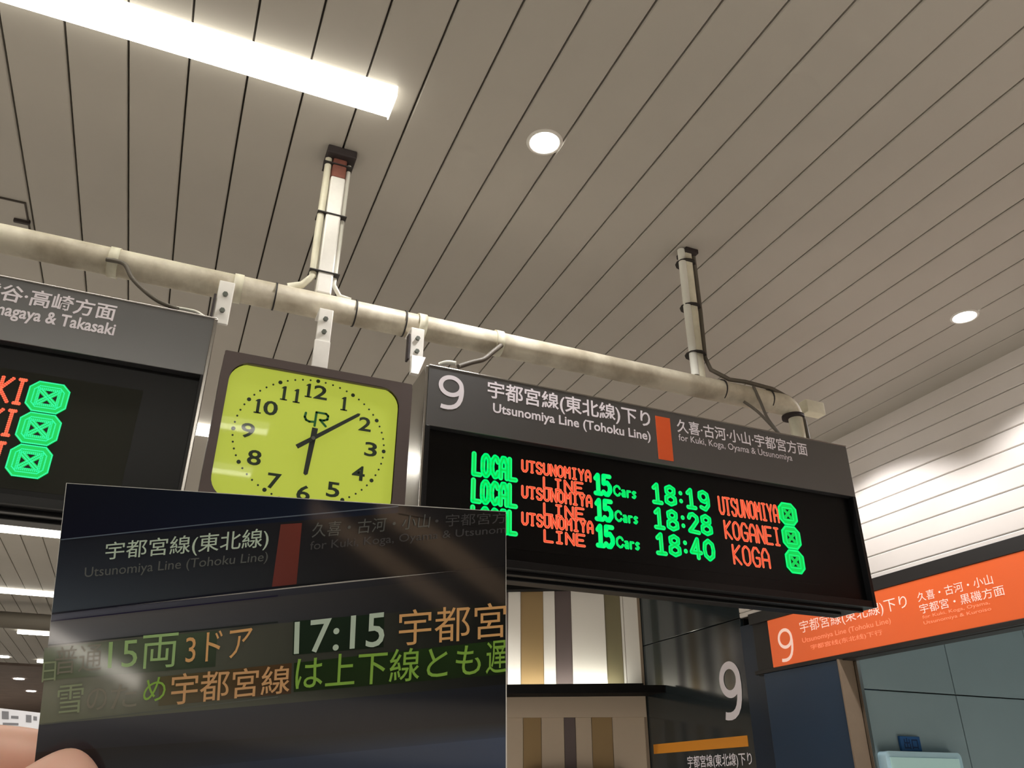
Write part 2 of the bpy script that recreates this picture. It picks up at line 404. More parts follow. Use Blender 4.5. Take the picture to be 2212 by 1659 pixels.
# brackets with bolts
def bracket(x, z0, z1, label, y=2.4, w=.024, tail=None):
    b = part('bracket', bz(B(), x-w, x+w, y-.004, y+.004, z0, z1, .003), M['white'], fr, label=label)
    part('bracket_arm', bz(B(), x-w, x+w, y, YP, z1-.006, z1, .001), M['white'], fr)
    for i in (.3, .68):
        zz = z0+(z1-z0)*i
        part('bolt', tube(B(), [(x, y-.004, zz+EYE), (x, y-.012, zz+EYE)], .0085, 6), M['bolt'], b)
bracket(.001, 1.33, 1.49, 'white bracket on the left board')
bracket(.325, 1.335, 1.465, 'white bracket above the clock')
bracket(.645, 1.33, 1.465, 'white bracket on the right board')
part('bracket_arm', bz(B(), .298, .35, 2.392, 2.398, 1.24, 1.34, .002), M['white'], fr)
part('bracket_hook', bz(B(), -.032, -.024, 2.385, 2.412, 1.33, 1.43, .002), M['blackiron'], fr)
part('bracket_hook', bz(B(), .610, .618, 2.385, 2.412, 1.33, 1.43, .002), M['blackiron'], fr)
part('bracket_hook', prism(B(), [(.62, 2.36, 1.335+EYE), (.668, 2.36, 1.335+EYE), (.63, 2.30, 1.235+EYE), (.605, 2.30, 1.235+EYE)], (0, .02, 0)), M['white'], fr)

# ------------------------------------------------------------------ stroke typeface for the LED rows
G = {
 'L': [[(0, 1), (0, 0), (1, 0)]], 'O': [[(.4, 1), (.08, .86), (0, .7), (0, .3), (.08, .14), (.4, 0), (.6, 0), (.92, .14), (1, .3), (1, .7), (.92, .86), (.6, 1), (.4, 1)]],
 'C': [[(1, .75), (.8, .95), (.5, 1), (.1, .8), (0, .5), (.1, .2), (.5, 0), (.8, .05), (1, .25)]],
 'A': [[(0, 0), (0, .7), (.35, 1), (.65, 1), (1, .7), (1, 0)], [(0, .4), (1, .4)]],
 'U': [[(0, 1), (0, .2), (.3, 0), (.7, 0), (1, .2), (1, 1)]], 'T': [[(0, 1), (1, 1)], [(.5, 1), (.5, 0)], [(.38, 0), (.62, 0)]],
 'S': [[(1, .8), (.75, 1), (.25, 1), (0, .8), (.1, .6), (.9, .4), (1, .2), (.75, 0), (.25, 0), (0, .2)]],
 'N': [[(0, 0), (0, 1), (1, 0), (1, 1)]], 'M': [[(0, 0), (0, 1), (.5, .5), (1, 1), (1, 0)]],
 'I': [[(.2, 1), (.8, 1)], [(.5, 1), (.5, 0)], [(.2, 0), (.8, 0)]], 'Y': [[(0, 1), (.5, .5), (1, 1)], [(.5, .5), (.5, 0)]],
 'E': [[(1, 1), (0, 1), (0, 0), (1, 0)], [(0, .5), (.8, .5)]], 'K': [[(0, 1), (0, 0)], [(1, 1), (0, .5), (1, 0)]],
 'G': [[(1, .78), (.7, 1), (.3, 1), (0, .75), (0, .25), (.3, 0), (.8, 0), (1, .15), (1, .45), (.55, .45)]],
 '1': [[(.15, .8), (.5, 1), (.5, 0)], [(.1, 0), (.9, 0)]], '5': [[(.95, 1), (.1, 1), (.05, .58), (.6, .65), (.95, .45), (.95, .2), (.6, 0), (.3, 0), (0, .12)]],
 '8': [[(.5, .53), (.12, .65), (.1, .88), (.5, 1), (.9, .88), (.88, .65), (.5, .53), (.05, .38), (.03, .12), (.5, 0), (.97, .12), (.95, .38), (.5, .53)]],
 '9': [[(.95, .6), (.6, .43), (.25, .48), (.05, .65), (.1, .9), (.5, 1), (.9, .88), (.97, .6), (.95, .25), (.6, 0), (.15, .1)]],
 '2': [[(.05, .78), (.2, .95), (.5, 1), (.9, .85), (.92, .65), (.5, .35), (.05, .05), (1, 0)]],
 '4': [[(.7, 0), (.7, 1), (.0, .28), (1, .28)]], '0': [[(.5, 1), (.1, .82), (.02, .5), (.1, .18), (.5, 0), (.9, .18), (.98, .5), (.9, .82), (.5, 1)]],
 ':': [[(.5, .72), (.5, .73)], [(.5, .27), (.5, .28)]],
 'a': [[(.1, .6), (.7, .62), (.9, .45), (.9, 0)], [(.9, .35), (.2, .32), (.05, .15), (.3, 0), (.9, .08)]],
 'r': [[(.1, .62), (.1, 0)], [(.1, .45), (.5, .62), (.95, .6)]],
 's': [[(.95, .58), (.5, .64), (.1, .5), (.9, .18), (.5, 0), (.05, .06)]],
}
def strokes(s, x0, x1, z0, z1, gap=.22, wide=None):
    """polylines of a word fitted into a box (z camera relative)"""
    ws = [(.45 if c == ':' else .55 if c in 'ars' and s.startswith('C') else 1) for c in s]
    tot = sum(ws)+gap*(len(s)-1); u = (x1-x0)/tot; x = x0; out = []
    for c, w in zip(s, ws):
        if c in G:
            for pl in G[c]: out.append([(x+p[0]*w*u, z0+p[1]*(z1-z0)) for p in pl])
        x += (w+gap)*u
    return out
def ribbon(bm, pls, r, y, mi=0, h=.0008):
    for pl in pls:
        for (xa, za), (xb, zb) in zip(pl, pl[1:]):
            a = atan2(zb-za, xb-xa); pts = []
            for k in range(7): t = a+pi/2+pi*k/6; pts.append((xa+r*cos(t), y, za+r*sin(t)+EYE))
            for k in range(7): t = a-pi/2+pi*k/6; pts.append((xb+r*cos(t), y, zb+r*sin(t)+EYE))
            vs = [bm.verts.new(p) for p in pts]
            bm.faces.new(vs).material_index = mi
    return bm
def dots(bm, pls, pitch, offs, r, y, mi=0):
    for pl in pls:
        for (xa, za), (xb, zb) in zip(pl, pl[1:]):
            L = sqrt((xb-xa)**2+(zb-za)**2); n = max(1, round(L/pitch)); ux, uz = ((xb-xa)/L, (zb-za)/L) if L else (1, 0)
            for i in range(n+1):
                for o in offs:
                    cx = xa+(xb-xa)*i/n-uz*o; cz = za+(zb-za)*i/n+ux*o
                    bm.faces.new([bm.verts.new((cx+r*cos(t*pi/3), y, cz+r*sin(t*pi/3)+EYE)) for t in range(6)]).material_index = mi
    return bm
def octo(x0, x1, z0, z1, c, close=True):
    p = [(x0+c, z1), (x1-c, z1), (x1, z1-c), (x1, z0+c), (x1-c, z0), (x0+c, z0), (x0, z0+c), (x0, z1-c)]
    return p+[p[0]] if close else p
def badge(parent, x0, x1, z0, z1, y, dotted):
    bm = B(); c = .019
    bm.faces.new([bm.verts.new((px_, y, pz_+EYE)) for px_, pz_ in octo(x0, x1, z0, z1, c, False)][::-1]).material_index = 0
    cx, cz = (x0+x1)/2, (z0+z1)/2; w = (x1-x0)/2; h = (z1-z0)/2
    X = [[(cx-w*.42, cz-h*.42), (cx+w*.42, cz+h*.42)], [(cx-w*.42, cz+h*.42), (cx+w*.42, cz-h*.42)]]
    sq = [[(cx-w*.55, cz+h*.55), (cx+w*.55, cz+h*.55), (cx+w*.55, cz-h*.55), (cx-w*.55, cz-h*.55), (cx-w*.55, cz+h*.55)]]
    for ax, az in ((0, 1), (0, -1), (1, 0), (-1, 0)):
        t = [(cx+ax*w*.2, cz+az*h*.2), (cx+ax*w*.42+az*w*.2, cz+az*h*.42+ax*h*.2), (cx+ax*w*.42-az*w*.2, cz+az*h*.42-ax*h*.2)]
        bm.faces.new([bm.verts.new((a, y-.0006, b+EYE)) for a, b in t]).material_index = 1
    if dotted:
        dots(bm, [octo(x0+.002, x1-.002, z0+.002, z1-.002, c)], .0042, (0,), .0023, y-.001, 2)
        dots(bm, [octo(x0+.014, x1-.014, z0+.014, z1-.014, c*.6)], .0042, (0,), .0021, y-.001, 2)
        dots(bm, sq, .0045, (0, -.004), .0019, y-.001, 2); dots(bm, X, .0045, (-.003, .003), .0021, y-.0012, 2)
    else:
        ribbon(bm, [octo(x0+.002, x1-.002, z0+.002, z1-.002, c)], .0035, y-.001, 2)
        ribbon(bm, [octo(x0+.013, x1-.013, z0+.013, z1-.013, c*.6)], .0022, y-.001, 3)
        ribbon(bm, sq, .002, y-.001, 2); ribbon(bm, X, .0025, y-.0012, 3)
    part('led_badge', bm, [M['ledgd'], M['ledface'], M['ledgl'] if dotted else M['ledg'], M['ledg2']], parent)
def led(parent, s, x0, x1, z0, z1, col, r, y, double=True, gap=.22):
    bm = B(); pl = strokes(s, x0+r, x1-r, z0+r, z1-r, gap)
    a, b = (M['ledg'], M['ledg2']) if col == 'g' else (M['ledo'], M['ledo2'])
    ribbon(bm, pl, r, y, 0)
    if double: ribbon(bm, pl, r*.35, y-.0008, 1)
    part('led_word', bm, [a, b], parent)

# ------------------------------------------------------------------ departure boards
YB = 2.30
def board(x0, x1, z0, z1, zb, label, yb=2.52):
    """z1 top, zb underside of the header band, z0 bottom; the LED field is set back behind a raised rim"""
    t = thing('departure_board', label, 'sign', ((x0+x1)/2, YB+.1, z0+EYE))
    part('housing', bz(B(), x0, x1, YB+.036, yb, z0, z1, .003), M['case'], t)
    part('header_panel', bz(B(), x0, x1, YB, YB+.036, zb, z1-.001, .0015), M['header'], t)
    part('led_field', bz(B(), x0+.012, x1-.012, YB+.028, YB+.035, z0+.02, zb), M['ledface'], t)
    rim = B()
    bz(rim, x0, x0+.014, YB, YB+.036, z0, zb, .001); bz(rim, x1-.014, x1, YB, YB+.036, z0, zb, .001)
    bz(rim, x0+.014, x1-.014, YB+.004, YB+.036, z0, z0+.024, .001)
    part('rim', rim, M['case'], t)
    part('under_rail', bz(B(), x0, x1-.03, YB+.04, YB+.06, z0-.012, z0, .002), M['case'], t)
    part('under_rail', bz(B(), x0, x1-.06, YB+.12, YB+.14, z0-.01, z0, .002), M['case'], t)
    part('top_lip', bz(B(), x0, x1, YB-.002, YB+.03, z1-.001, z1+.004, .001), M['steel'], t)
    return t
rb = board(.665, 2.43, .632, 1.274, 1.06, 'dark departure board numbered 9 with green and orange rows for the Utsunomiya Line')
part('side_trim', bz(B(), .655, .665, YB+.002, 2.52, .632, 1.274, .002), M['steel'], rb, label='steel side trim')
yt = YB-.0008
nine('lettering', rect_y(.700, .788, 1.128, 1.250, yt), M['signwhite'], rb, .125)
text('lettering', '宇都宮線(東北線)下り', rect_y(.873, 1.507, 1.186, 1.262, yt), M['signwhite'], rb, .016)
text('lettering', 'Utsunomiya Line (Tohoku Line)', rect_y(.893, 1.503, 1.134, 1.180, yt), M['signwhite'], rb, .02)
part('orange_block', bz(B(), 1.530, 1.592, YB-.0012, YB, 1.079, 1.248), M['orange'], rb, label='orange line colour block')
text('lettering', '久喜·古河·小山·宇都宮方面', rect_y(1.620, 2.222, 1.199, 1.253, yt), M['signwhite'], rb, .012)
text('lettering', 'for Kuki, Koga, Oyama & Utsunomiya', rect_y(1.623, 2.140, 1.158, 1.192, yt), M['signwhite'], rb, .0)
yl = YB+.0265
part('led_module', bz(B(), .80, 2.20, YB+.0275, YB+.029, .70, 1.03), M['ledface'], rb)
for i, (dst, xa, xb, tm) in enumerate((('UTSUNOMIYA', 1.786, 2.058, '18:19'), ('KOGANEI', 1.799, 2.05, '18:28'), ('KOGA', 1.823, 1.987, '18:40'))):
    dz = -.0905*i
    led(rb, 'LOCAL', .832, .996, .920+dz, 1.007+dz, 'g', .0086, yl, True, .46)
    led(rb, 'UTSUNOMIYA', 1.007, 1.270, .960+dz, 1.006+dz, 'o', .0045, yl, True, .5)
    led(rb, 'LINE', 1.085, 1.238, .912+dz, .957+dz, 'o', .0046, yl, True, .4)
    led(rb, '15', 1.272, 1.349, .917+dz, 1.0+dz, 'g', .0085, yl-.001, False, .25)
    led(rb, 'Cars', 1.351, 1.445, .924+dz, .967+dz, 'g', .0042, yl, True, .35)
    led(rb, tm, 1.502, 1.752, .917+dz, .999+dz, 'g', .0082, yl, True, .4)
    led(rb, dst, xa, xb, (.914, .825, .736)[i], (.986, .897, .811)[i], 'o', .0046, yl, True, .42)
    badge(rb, 2.056, 2.140, .912+dz, .998+dz, yl-.002, False)

lb = board(-1.75, -.010, .655, 1.290, 1.098, 'dark departure board at the left edge for Kumagaya and Takasaki')
part('side_trim', bz(B(), -.0165, -.006, YB-.002, 2.52, .655, 1.29, .002), M['steel'], lb, label='steel side trim')
text('lettering', '熊谷·高崎方面', rect_y(-.628, -.281, 1.217, 1.272, yt), M['signwhite'], lb, .016)
text('lettering', 'Kumagaya & Takasaki', rect_y(-.625, -.272, 1.160, 1.210, yt), M['signwhite'], lb, .022)
part('led_module', bz(B(), -1.6, -.165, YB+.0275, YB+.029, .70, 1.03), M['ledpanel'], lb)
for i in range(3):
    dz = -.0925*i
    badge(lb, -.443, -.343, .918+dz, 1.008+dz, yl-.002, True)
    bm = B(); pl = strokes('TAKASAKI', -.716-.004*i, -.450-.002*i, .934+dz, 1.004+dz, .42)
    dots(bm, pl, .0058, (-.0026, .0026), .0026, yl, 0)
    ribbon(bm, pl, .0042, yl+.0006, 1)
    part('led_word', bm, [M['ledo'], M['ledo2']], lb)

# ------------------------------------------------------------------ station clock
ck = thing('station_clock', 'square brown framed station clock with yellow green face between the boards', 'clock', (.325, 2.36, .745+EYE))
cx0, cx1, cz0, cz1 = .030, .612, .742, 1.190
cz0 = 1.192-.582*.8
yc = 2.295
cz0 = .700
outer = [(cx0, cz0), (cx1, cz0), (cx1, cz1), (cx0, cz1)]
inner = rrect(.055, .572, .735, 1.163, .062, 7)
bm = B()
# frame front: ring between a square outline and the rounded opening
N = len(inner)
def sq_point(a):
    ccx, ccz = (cx0+cx1)/2, (cz0+cz1)/2; dx, dz = cos(a), sin(a)
    s = min(((cx1-cx0)/2)/max(abs(dx), 1e-6), ((cz1-cz0)/2)/max(abs(dz), 1e-6)); return ccx+dx*s, ccz+dz*s
icx, icz = (.055+.572)/2, (.735+1.163)/2
ro, ri, rb2, ro2 = [], [], [], []
for (x, z) in inner:
    a = atan2(z-icz, x-icx); ox, oz = sq_point(a)
    # snap corners
    ro.append(bm.verts.new((ox, yc, oz+EYE))); ri.append(bm.verts.new((x, yc+.001, z+EYE))); rb2.append(bm.verts.new((x+.006*cos(a), yc+.02, z+.006*sin(a)+EYE))); ro2.append(bm.verts.new((ox, yc+.15, oz+EYE)))
for k in range(N):
    j = (k+1) % N
    for A_, B_ in ((ro2, ro), (ro, ri), (ri, rb2)): bm.faces.new((A_[k], A_[j], B_[j], B_[k]))
bm.faces.new(ro2)
bmesh.ops.recalc_face_normals(bm, faces=bm.faces)
part('frame', bm, M['clockframe'], ck)
bz_ = bz(B(), cx0+.001, cx1-.001, yc+.002, yc+.02, cz1-.03, cz1-.001); part('frame_corner', bz_, M['clockframe'], ck)
bm = B(); prism(bm, [(x, yc+.014, z+EYE) for x, z in inner], (0, .01, 0)); fc_ = part('dial', bm, M['clockface'], ck)
CX, CZ = .3195, .955
NUMS = {12: (.314, 1.111), 1: (.402, 1.087), 2: (.472, 1.030), 3: (.497, .950), 4: (.466, .868), 5: (.396, .806), 6: (.312, .784), 7: (.226, .808), 8: (.162, .870), 9: (.132, .950), 10: (.174, 1.032), 11: (.238, 1.088)}
def one(x, z, name='numeral'):
    bm = B(); y = yc+.0125; h = .0235
    for p in ([(-.0045, -h), (.0045, -h), (.0045, h), (-.0015, h), (-.0045, h-.003)], [(-.0105, h-.0085), (-.004, h-.001), (-.004, h-.009)], [(-.0105, -h), (.0105, -h), (.0105, -h+.0045), (-.0105, -h+.0045)]):
        bm.faces.new([bm.verts.new((x+a, y, z+b_+EYE)) for a, b_ in p])
    part(name, bm, M['clockink'], ck)
for n, (x, z) in NUMS.items():
    if n == 1: one(x, z)
    elif n == 11: one(x-.019, z); one(x+.019, z-.002)
    elif n > 9:
        one(x-.024, z)
        text('numeral', str(n-10), rect_y(x-.009, x+.033, z-.0235, z+.0235, yc+.0125), M['clockink'], ck, .018)
    else: text('numeral', str(n), rect_y(x-.0195, x+.0195, z-.0235, z+.0235, yc+.0125), M['clockink'], ck, .018)
bm = B()
for k in range(60):
    a = 2*pi*k/60; R = .202; rr = .0062 if k % 5 == 0 else .0030
    x, z = .3145+.223*sin(a), .950+.198*cos(a)
    disc(bm, (x, yc+.0135, z+EYE), rr, (0, -1, 0), 10, .001)
part('minute_dots', bm, M['clockink'], ck)
# company emblem above the centre: J and R joined
bm = B(); ribbon(bm, [[(.290, 1.036), (.288, 1.022), (.293, 1.013), (.303, 1.009), (.320, 1.011)]], .0036, yc+.0128)
ribbon(bm, [[(.320, .998), (.321, 1.043), (.350, 1.043), (.357, 1.037), (.356, 1.025), (.346, 1.020), (.334, 1.020), (.353, 1.002)]], .0036, yc+.0126)
part('emblem', bm, M['logo'], ck)
def clock_hand(name, ang, L, tail, w, y):
    a = radians(ang); d = Vector((sin(a), 0, cos(a))); s = Vector((cos(a), 0, -sin(a))); c = Vector((CX, y, CZ+EYE))
    bm = B(); prism(bm, [c-d*tail+s*w*1.1, c+d*L*.96+s*w*.8, c+d*L, c+d*L*.96-s*w*.8, c-d*tail-s*w*1.1], (0, .0015, 0)); part(name, bm, M['hand_ink'], ck)
clock_hand('minute_hand', 52, .170, .056, .0062, yc+.006)
clock_hand('hour_hand', 184.5, .118, .035, .0080, yc+.009)
part('hub', disc(B(), (CX, yc+.004, CZ+EYE), .006, (0, 1, 0), 16, .006), M['bolt'], ck)
gm = bpy.data.materials.new('clock_glass'); gm.use_nodes = True; nt = gm.node_tree; nt.nodes.clear()
o_ = nt.nodes.new('ShaderNodeOutputMaterial'); mx = nt.nodes.new('ShaderNodeMixShader'); tr = nt.nodes.new('ShaderNodeBsdfTransparent'); gl = nt.nodes.new('ShaderNodeBsdfGlossy')
fz = nt.nodes.new('ShaderNodeFresnel'); fz.inputs[0].default_value = 1.33; gl.inputs['Roughness'].default_value = .03
nt.links.new(fz.outputs[0], mx.inputs[0]); nt.links.new(tr.outputs[0], mx.inputs[1]); nt.links.new(gl.outputs[0], mx.inputs[2]); nt.links.new(mx.outputs[0], o_.inputs[0])
bm = B(); bm.faces.new([bm.verts.new((x, yc+.003, z+EYE)) for x, z in inner]); bmesh.ops.recalc_face_normals(bm, faces=bm.faces)
part('glass', bm, gm, ck)

# ------------------------------------------------------------------ orange wayfinding sign on the right wall
os_ = thing('orange_wall_sign', 'long orange backlit sign with a white 9 in a black frame at the right', 'sign', (4.02, 1, .8+EYE))
part('frame', bz(B(), 4.02, 4.12, -4, 5.0, .785, 1.222, .003), M['blackframe'], os_)
part('lit_panel', bz(B(), 3.995, 4.02, -3.9, 4.80, .817, 1.136, .002), M['orangelit'], os_)
part('frame_lip', bz(B(), 3.99, 4.02, -4, 5.0, .79, .815, .002), M['blackframe'], os_)
part('frame_lip', bz(B(), 3.99, 4.02, -4, 5.0, 1.138, 1.215, .002), M['blackframe'], os_)
xs = 3.993
nine('lettering', rect_x(4.715, 4.56, .838, 1.055, xs), M['litwhite'], os_, .10)
text('lettering', '宇都宮線(東北線)下り', rect_x(4.475, 3.555, .985, 1.075, xs), M['litwhite'], os_, .0)
text('lettering', 'Utsunomiya Line (Tohoku Line)', rect_x(4.47, 3.70, .925, .965, xs), M['litdim'], os_)
text('lettering', '宇都宫线(东北线)下行', rect_x(4.40, 3.78, .875, .91, xs), M['litdim'], os_)
text('lettering', '久喜・古河・小山', rect_x(3.475, 2.98, 1.012, 1.065, xs), M['litwhite'], os_, .0)
text('lettering', '宇都宮・黒磯方面', rect_x(3.475, 2.93, .945, .998, xs), M['litwhite'], os_, .0)
text('lettering', 'for Kuki, Koga, Oyama,', rect_x(3.47, 3.03, .912, .935, xs), M['litdim'], os_)
text('lettering', 'Utsunomiya & Kuroiso', rect_x(3.47, 3.03, .880, .903, xs), M['litdim'], os_)

# slanted beams added behind the viewer to give the streaks in the glossy card
stf = thing('streak_beams', 'slanted cream beams added on the dark wall behind the viewer to streak the card', 'added beam', (2.6, -7.95, .9+EYE-1.6))
def slant(name, a, b, w, m, y=-7.9, d=.08):
    a, b = Vector((a[0], y, a[1]+EYE)), Vector((b[0], y, b[1]+EYE)); h = Vector((0, 0, w/2))
    part(name, prism(B(), [a-h, b-h, b+h, a+h], (0, -d, 0)), m, stf)
slant('streak_beam', (1.60, .26), (3.45, -.68), .20, M['stair'])
slant('streak_beam', (2.30, .40), (4.6, -.75), .26, M['stair'])
slant('streak_glow_strip', (-.62, -1.10), (.34, -1.53), .10, M['streakglow'])  # glowing strip added for the pale streak in the card
sl_ = bpy.data.lights.new('streak_fill_lamp', 'SPOT'); sl_.energy = 260; sl_.spot_size = radians(90); sl_.shadow_soft_size = .05; sl_.color = (1, .9, .8)  # added spot without a fixture, lights the unseen beams
so_ = bpy.data.objects.new('streak_fill_lamp', sl_); COL.objects.link(so_); so_.location = (2.9, -6.2, ZC-.05); so_.rotation_euler = (radians(-35), 0, 0)

# ------------------------------------------------------------------ platform number on the dark glass wall
pn = thing('platform_number_sign', 'thin white 9 above an amber strip on the dark glass wall', 'sign', (XW, 5.8, .2+EYE))
xs = XW-.004
nine('lettering', rect_x(5.50, 5.25, .53, .925, xs), M['signwhite'], pn, .14)
part('amber_strip', bz(B(), XW-.005, XW-.0005, 5.245, 6.52, .335, .408), M['amber'], pn)
text('lettering', '宇都宮線(東北線)下り', rect_x(6.03, 5.22, .20, .30, xs), M['signwhite'], pn, .01)
text('lettering', 'Utsunomiya Line', rect_x(5.9, 5.22, .13, .18, xs), M['signwhite'], pn, .0)
part('backing_film', bz(B(), XW-.0004, XW, 5.2, 6.55, -.2, .95), M['gloss'], pn)

# ------------------------------------------------------------------ striped display wall with uplight ledge
DV = Vector((-.875, .484, 0)).normalized(); NV = Vector((-.484, -.875, 0)).normalized(); C0 = Vector((4.045, 6.6, 0))
def pw(s, n, z): q = C0+DV*s+NV*n; return Vector((q.x, q.y, z+EYE))
def slab(bm, s0, s1, n0, n1, z0, z1, mi=0):
    prism(bm, [pw(s0, n0, z0), pw(s1, n0, z0), pw(s1, n1, z0), pw(s0, n1, z0)], (0, 0, z1-z0), mi); return bm
sd = thing('striped_display_wall', 'beige and brown striped pillar lit from a black ledge behind the right board', 'display', pw(1.2, 0, -1.6))
part('core', slab(B(), .02, 3.0, -.5, -.02, -1.6, 2.2), M['beige'], sd)
edges = [0, .15, .176, .32, .63, .78, .89, 1.10, 1.22, 1.45, 1.65, 1.9, 2.0, 2.4, 2.6, 3.0]
cols = ['strA', 'strA', 'strD', 'strA', 'strC', 'strA', 'strB', 'strA', 'strC', 'strA', 'strB', 'strA', 'strC', 'strA', 'strB']
def stripes(z0, z1, edges, cols, n=0):
    for a, b, c in zip(edges, edges[1:], cols):
        part('striped_panel', slab(B(), a+.002, b-.002, -.02, n + (.006 if c == 'strA' else 0), z0, z1), M[c], sd)
stripes(.875, 1.735, edges, cols)
stripes(-1.6, .63, [0, .30, .48, .62, .72, .92, 1.08, 1.25, 1.45, 1.7, 2.0, 2.4, 3.0], ['beige', 'strB', 'beige', 'strC', 'beige', 'strB', 'beige', 'strC', 'beige', 'strB', 'beige', 'strC'])
part('beige_band', slab(B(), 0, 3.0, -.02, .02, .63, .80), M['beige'], sd)
part('top_board', slab(B(), -.0, 3.0, -.02, .10, 1.737, 2.19), M['ledge'], sd)
part('corner_trim', slab(B(), -.005, .02, -.03, .012, -1.6, 1.735), M['brown'], sd)
part('ledge', prism(B(), [pw(3, 0, .80), Vector((4.045, 6.6, .8+EYE)), Vector((4.045, 6.27, .8+EYE)), pw(-.02, .30, .80), pw(3, .30, .80)], (0, 0, .06)), M['ledge'], sd)
part('ledge_lip', slab(B(), .02, 3.0, .285, .30, .855, .875), M['ledge'], sd)
part('uplight_strip', slab(B(), .2, 2.95, .09, .12, .857, .865), M['uplight'], sd)
part('lower_shelf', slab(B(), .22, 1.05, 0, .12, .16, .215), M['ledge'], sd)

# ------------------------------------------------------------------ small things on the tiled wall
sc_ = thing('wall_screen', 'pale framed display screen on the blue grey tiled wall', 'screen', (4.47, 4.16, -.1+EYE))
bm = B(); prism(bm, [(x, 4.10, z+EYE) for x, z in rrect(4.165, 4.79, -.12, .262, .03)], (0, .065, 0)); part('frame', bm, M['screenframe'], sc_)
part('screen', bz(B(), 4.195, 4.76, 4.096, 4.101, -.09, .228), M['screen'], sc_)
bs = thing('blue_plate', 'small blue plate on the tiled wall above the screen', 'sign', (4.44, 4.16, .26+EYE))
part('plate', bz(B(), 4.36, 4.525, 4.15, 4.168, .268, .352, .002), M['bluesign'], bs)
text('lettering', '出口', rect_y(4.385, 4.50, .278, .342, 4.149), M['blueink'], bs, .02)

# ------------------------------------------------------------------ far left: hanging banner and a second pipe
bn = thing('hanging_banner', 'white hanging sign with small grey pictures at the left edge behind the fingers', 'sign', (-1.4, 9.0, .67+EYE))
def pb(x, y): return on_y(x, y, 9.0)
bm = B(); prism(bm, [pb(-260, 1500), pb(98, 1541), pb(98, 1593), pb(-260, 1558)], (0, .03, 0)); part('panel', bm, M['banner'], bn)
part('bottom_rail', prism(B(), [pb(-260, 1558), pb(98, 1593), pb(98, 1600), pb(-260, 1566)], (0, .03, 0)), M['case'], bn)
bm = B()
for a, b, c, d in ((4, 1536, 19, 1553), (24, 1546, 40, 1552), (56, 1544, 68, 1560), (72, 1547, 80, 1556), (6, 1561, 40, 1566)):
    bm.faces.new([bm.verts.new(pb(*q)+Vector((0, -.003, 0))) for q in ((a, b), (c, b+1), (c, d+1), (a, d))])
part('printed_picture', bm, M['bannerink'], bn)
for x in (-1.9, -2.3): part('hanger_rod', tube(B(), [(x, 9.015, .80+EYE), (x, 9.015, 2.2+EYE)], .008, 8), M['white'], bn)
fp = thing('far_pipe_frame', 'dusty pipe hanging below the ceiling between the far light bars', 'pipe', (-1.5, 12.3, 2.2+EYE))
part('crossbar', tube(B(), [(-6.5, 12.2, 1.98+EYE), (2.6, 12.2, 1.98+EYE)], .10, 14), M['cable'], fp)
for x in (-4, -1.2, 1.6): part('hanger_post', tube(B(), [(x, 12.2, 1.95+EYE), (x, 12.2, 2.2+EYE)], .04, 8), M['cable'], fp)
# small ceiling hatch outline at the left edge
hat = thing('ceiling_hatch', 'ceiling hatch outline with a small latch at the left edge above the pipe', 'hatch', (-.8, 1.75, ZC))
a_, b_ = on_z(-80, 408, 2.2), on_z(52, 432, 2.2)
part('hatch_panel', bz(B(), -1.35, b_.x, a_.y, a_.y+.42, 2.195, 2.2, .001), M['plank'], hat)
part('hatch_edge', bz(B(), -1.35, b_.x+.006, a_.y-.006, a_.y, 2.193, 2.2), M['groove'], hat)
part('hatch_edge', bz(B(), b_.x, b_.x+.006, a_.y, a_.y+.42, 2.193, 2.2), M['groove'], hat)
part('latch', bz(B(), b_.x-.05, b_.x+.012, a_.y+.12, a_.y+.135, 2.18, 2.2, .002), M['blackiron'], hat)

# ------------------------------------------------------------------ the printed card held in front
ya, pa = radians(-25), radians(-16)
nc = Vector((sin(ya)*cos(pa), sin(pa), cos(ya)*cos(pa)))            # right, up, forward
NW = (RT*nc.x+UP*nc.y+FW*nc.z).normalized()
P0c = CAMP+ray(143, 1043)*.27
def oc(x, y, lift=0.0):
    d = ray(x, y); return CAMP+d*((P0c-CAMP).dot(NW)/d.dot(NW)) - NW*lift
cdt = thing('printed_card', 'dark glossy photo card of a departure board held up in front of the clock', 'card', oc(600, 1400))
TL, TR, BR, BL = oc(143, 1043), oc(1093, 1105), oc(1095.5, 1765), oc(62, 1765)
bm = B(); prism(bm, [TL, TR, BR, BL], NW*.0011); part('card_body', bm, M['cardedge'], cdt)
pmn = bpy.data.materials.new('photo_print'); pmn.use_nodes = True; nt = pmn.node_tree; b_ = nt.nodes['Principled BSDF']
ca = nt.nodes.new('ShaderNodeVertexColor'); ca.layer_name = 'ink'
nt.links.new(ca.outputs['Color'], b_.inputs['Base Color']); b_.inputs['Roughness'].default_value = .5; b_.inputs['Coat Weight'].default_value = 1.0; b_.inputs['Coat Roughness'].default_value = .06; b_.inputs['Specular IOR Level'].default_value = .1
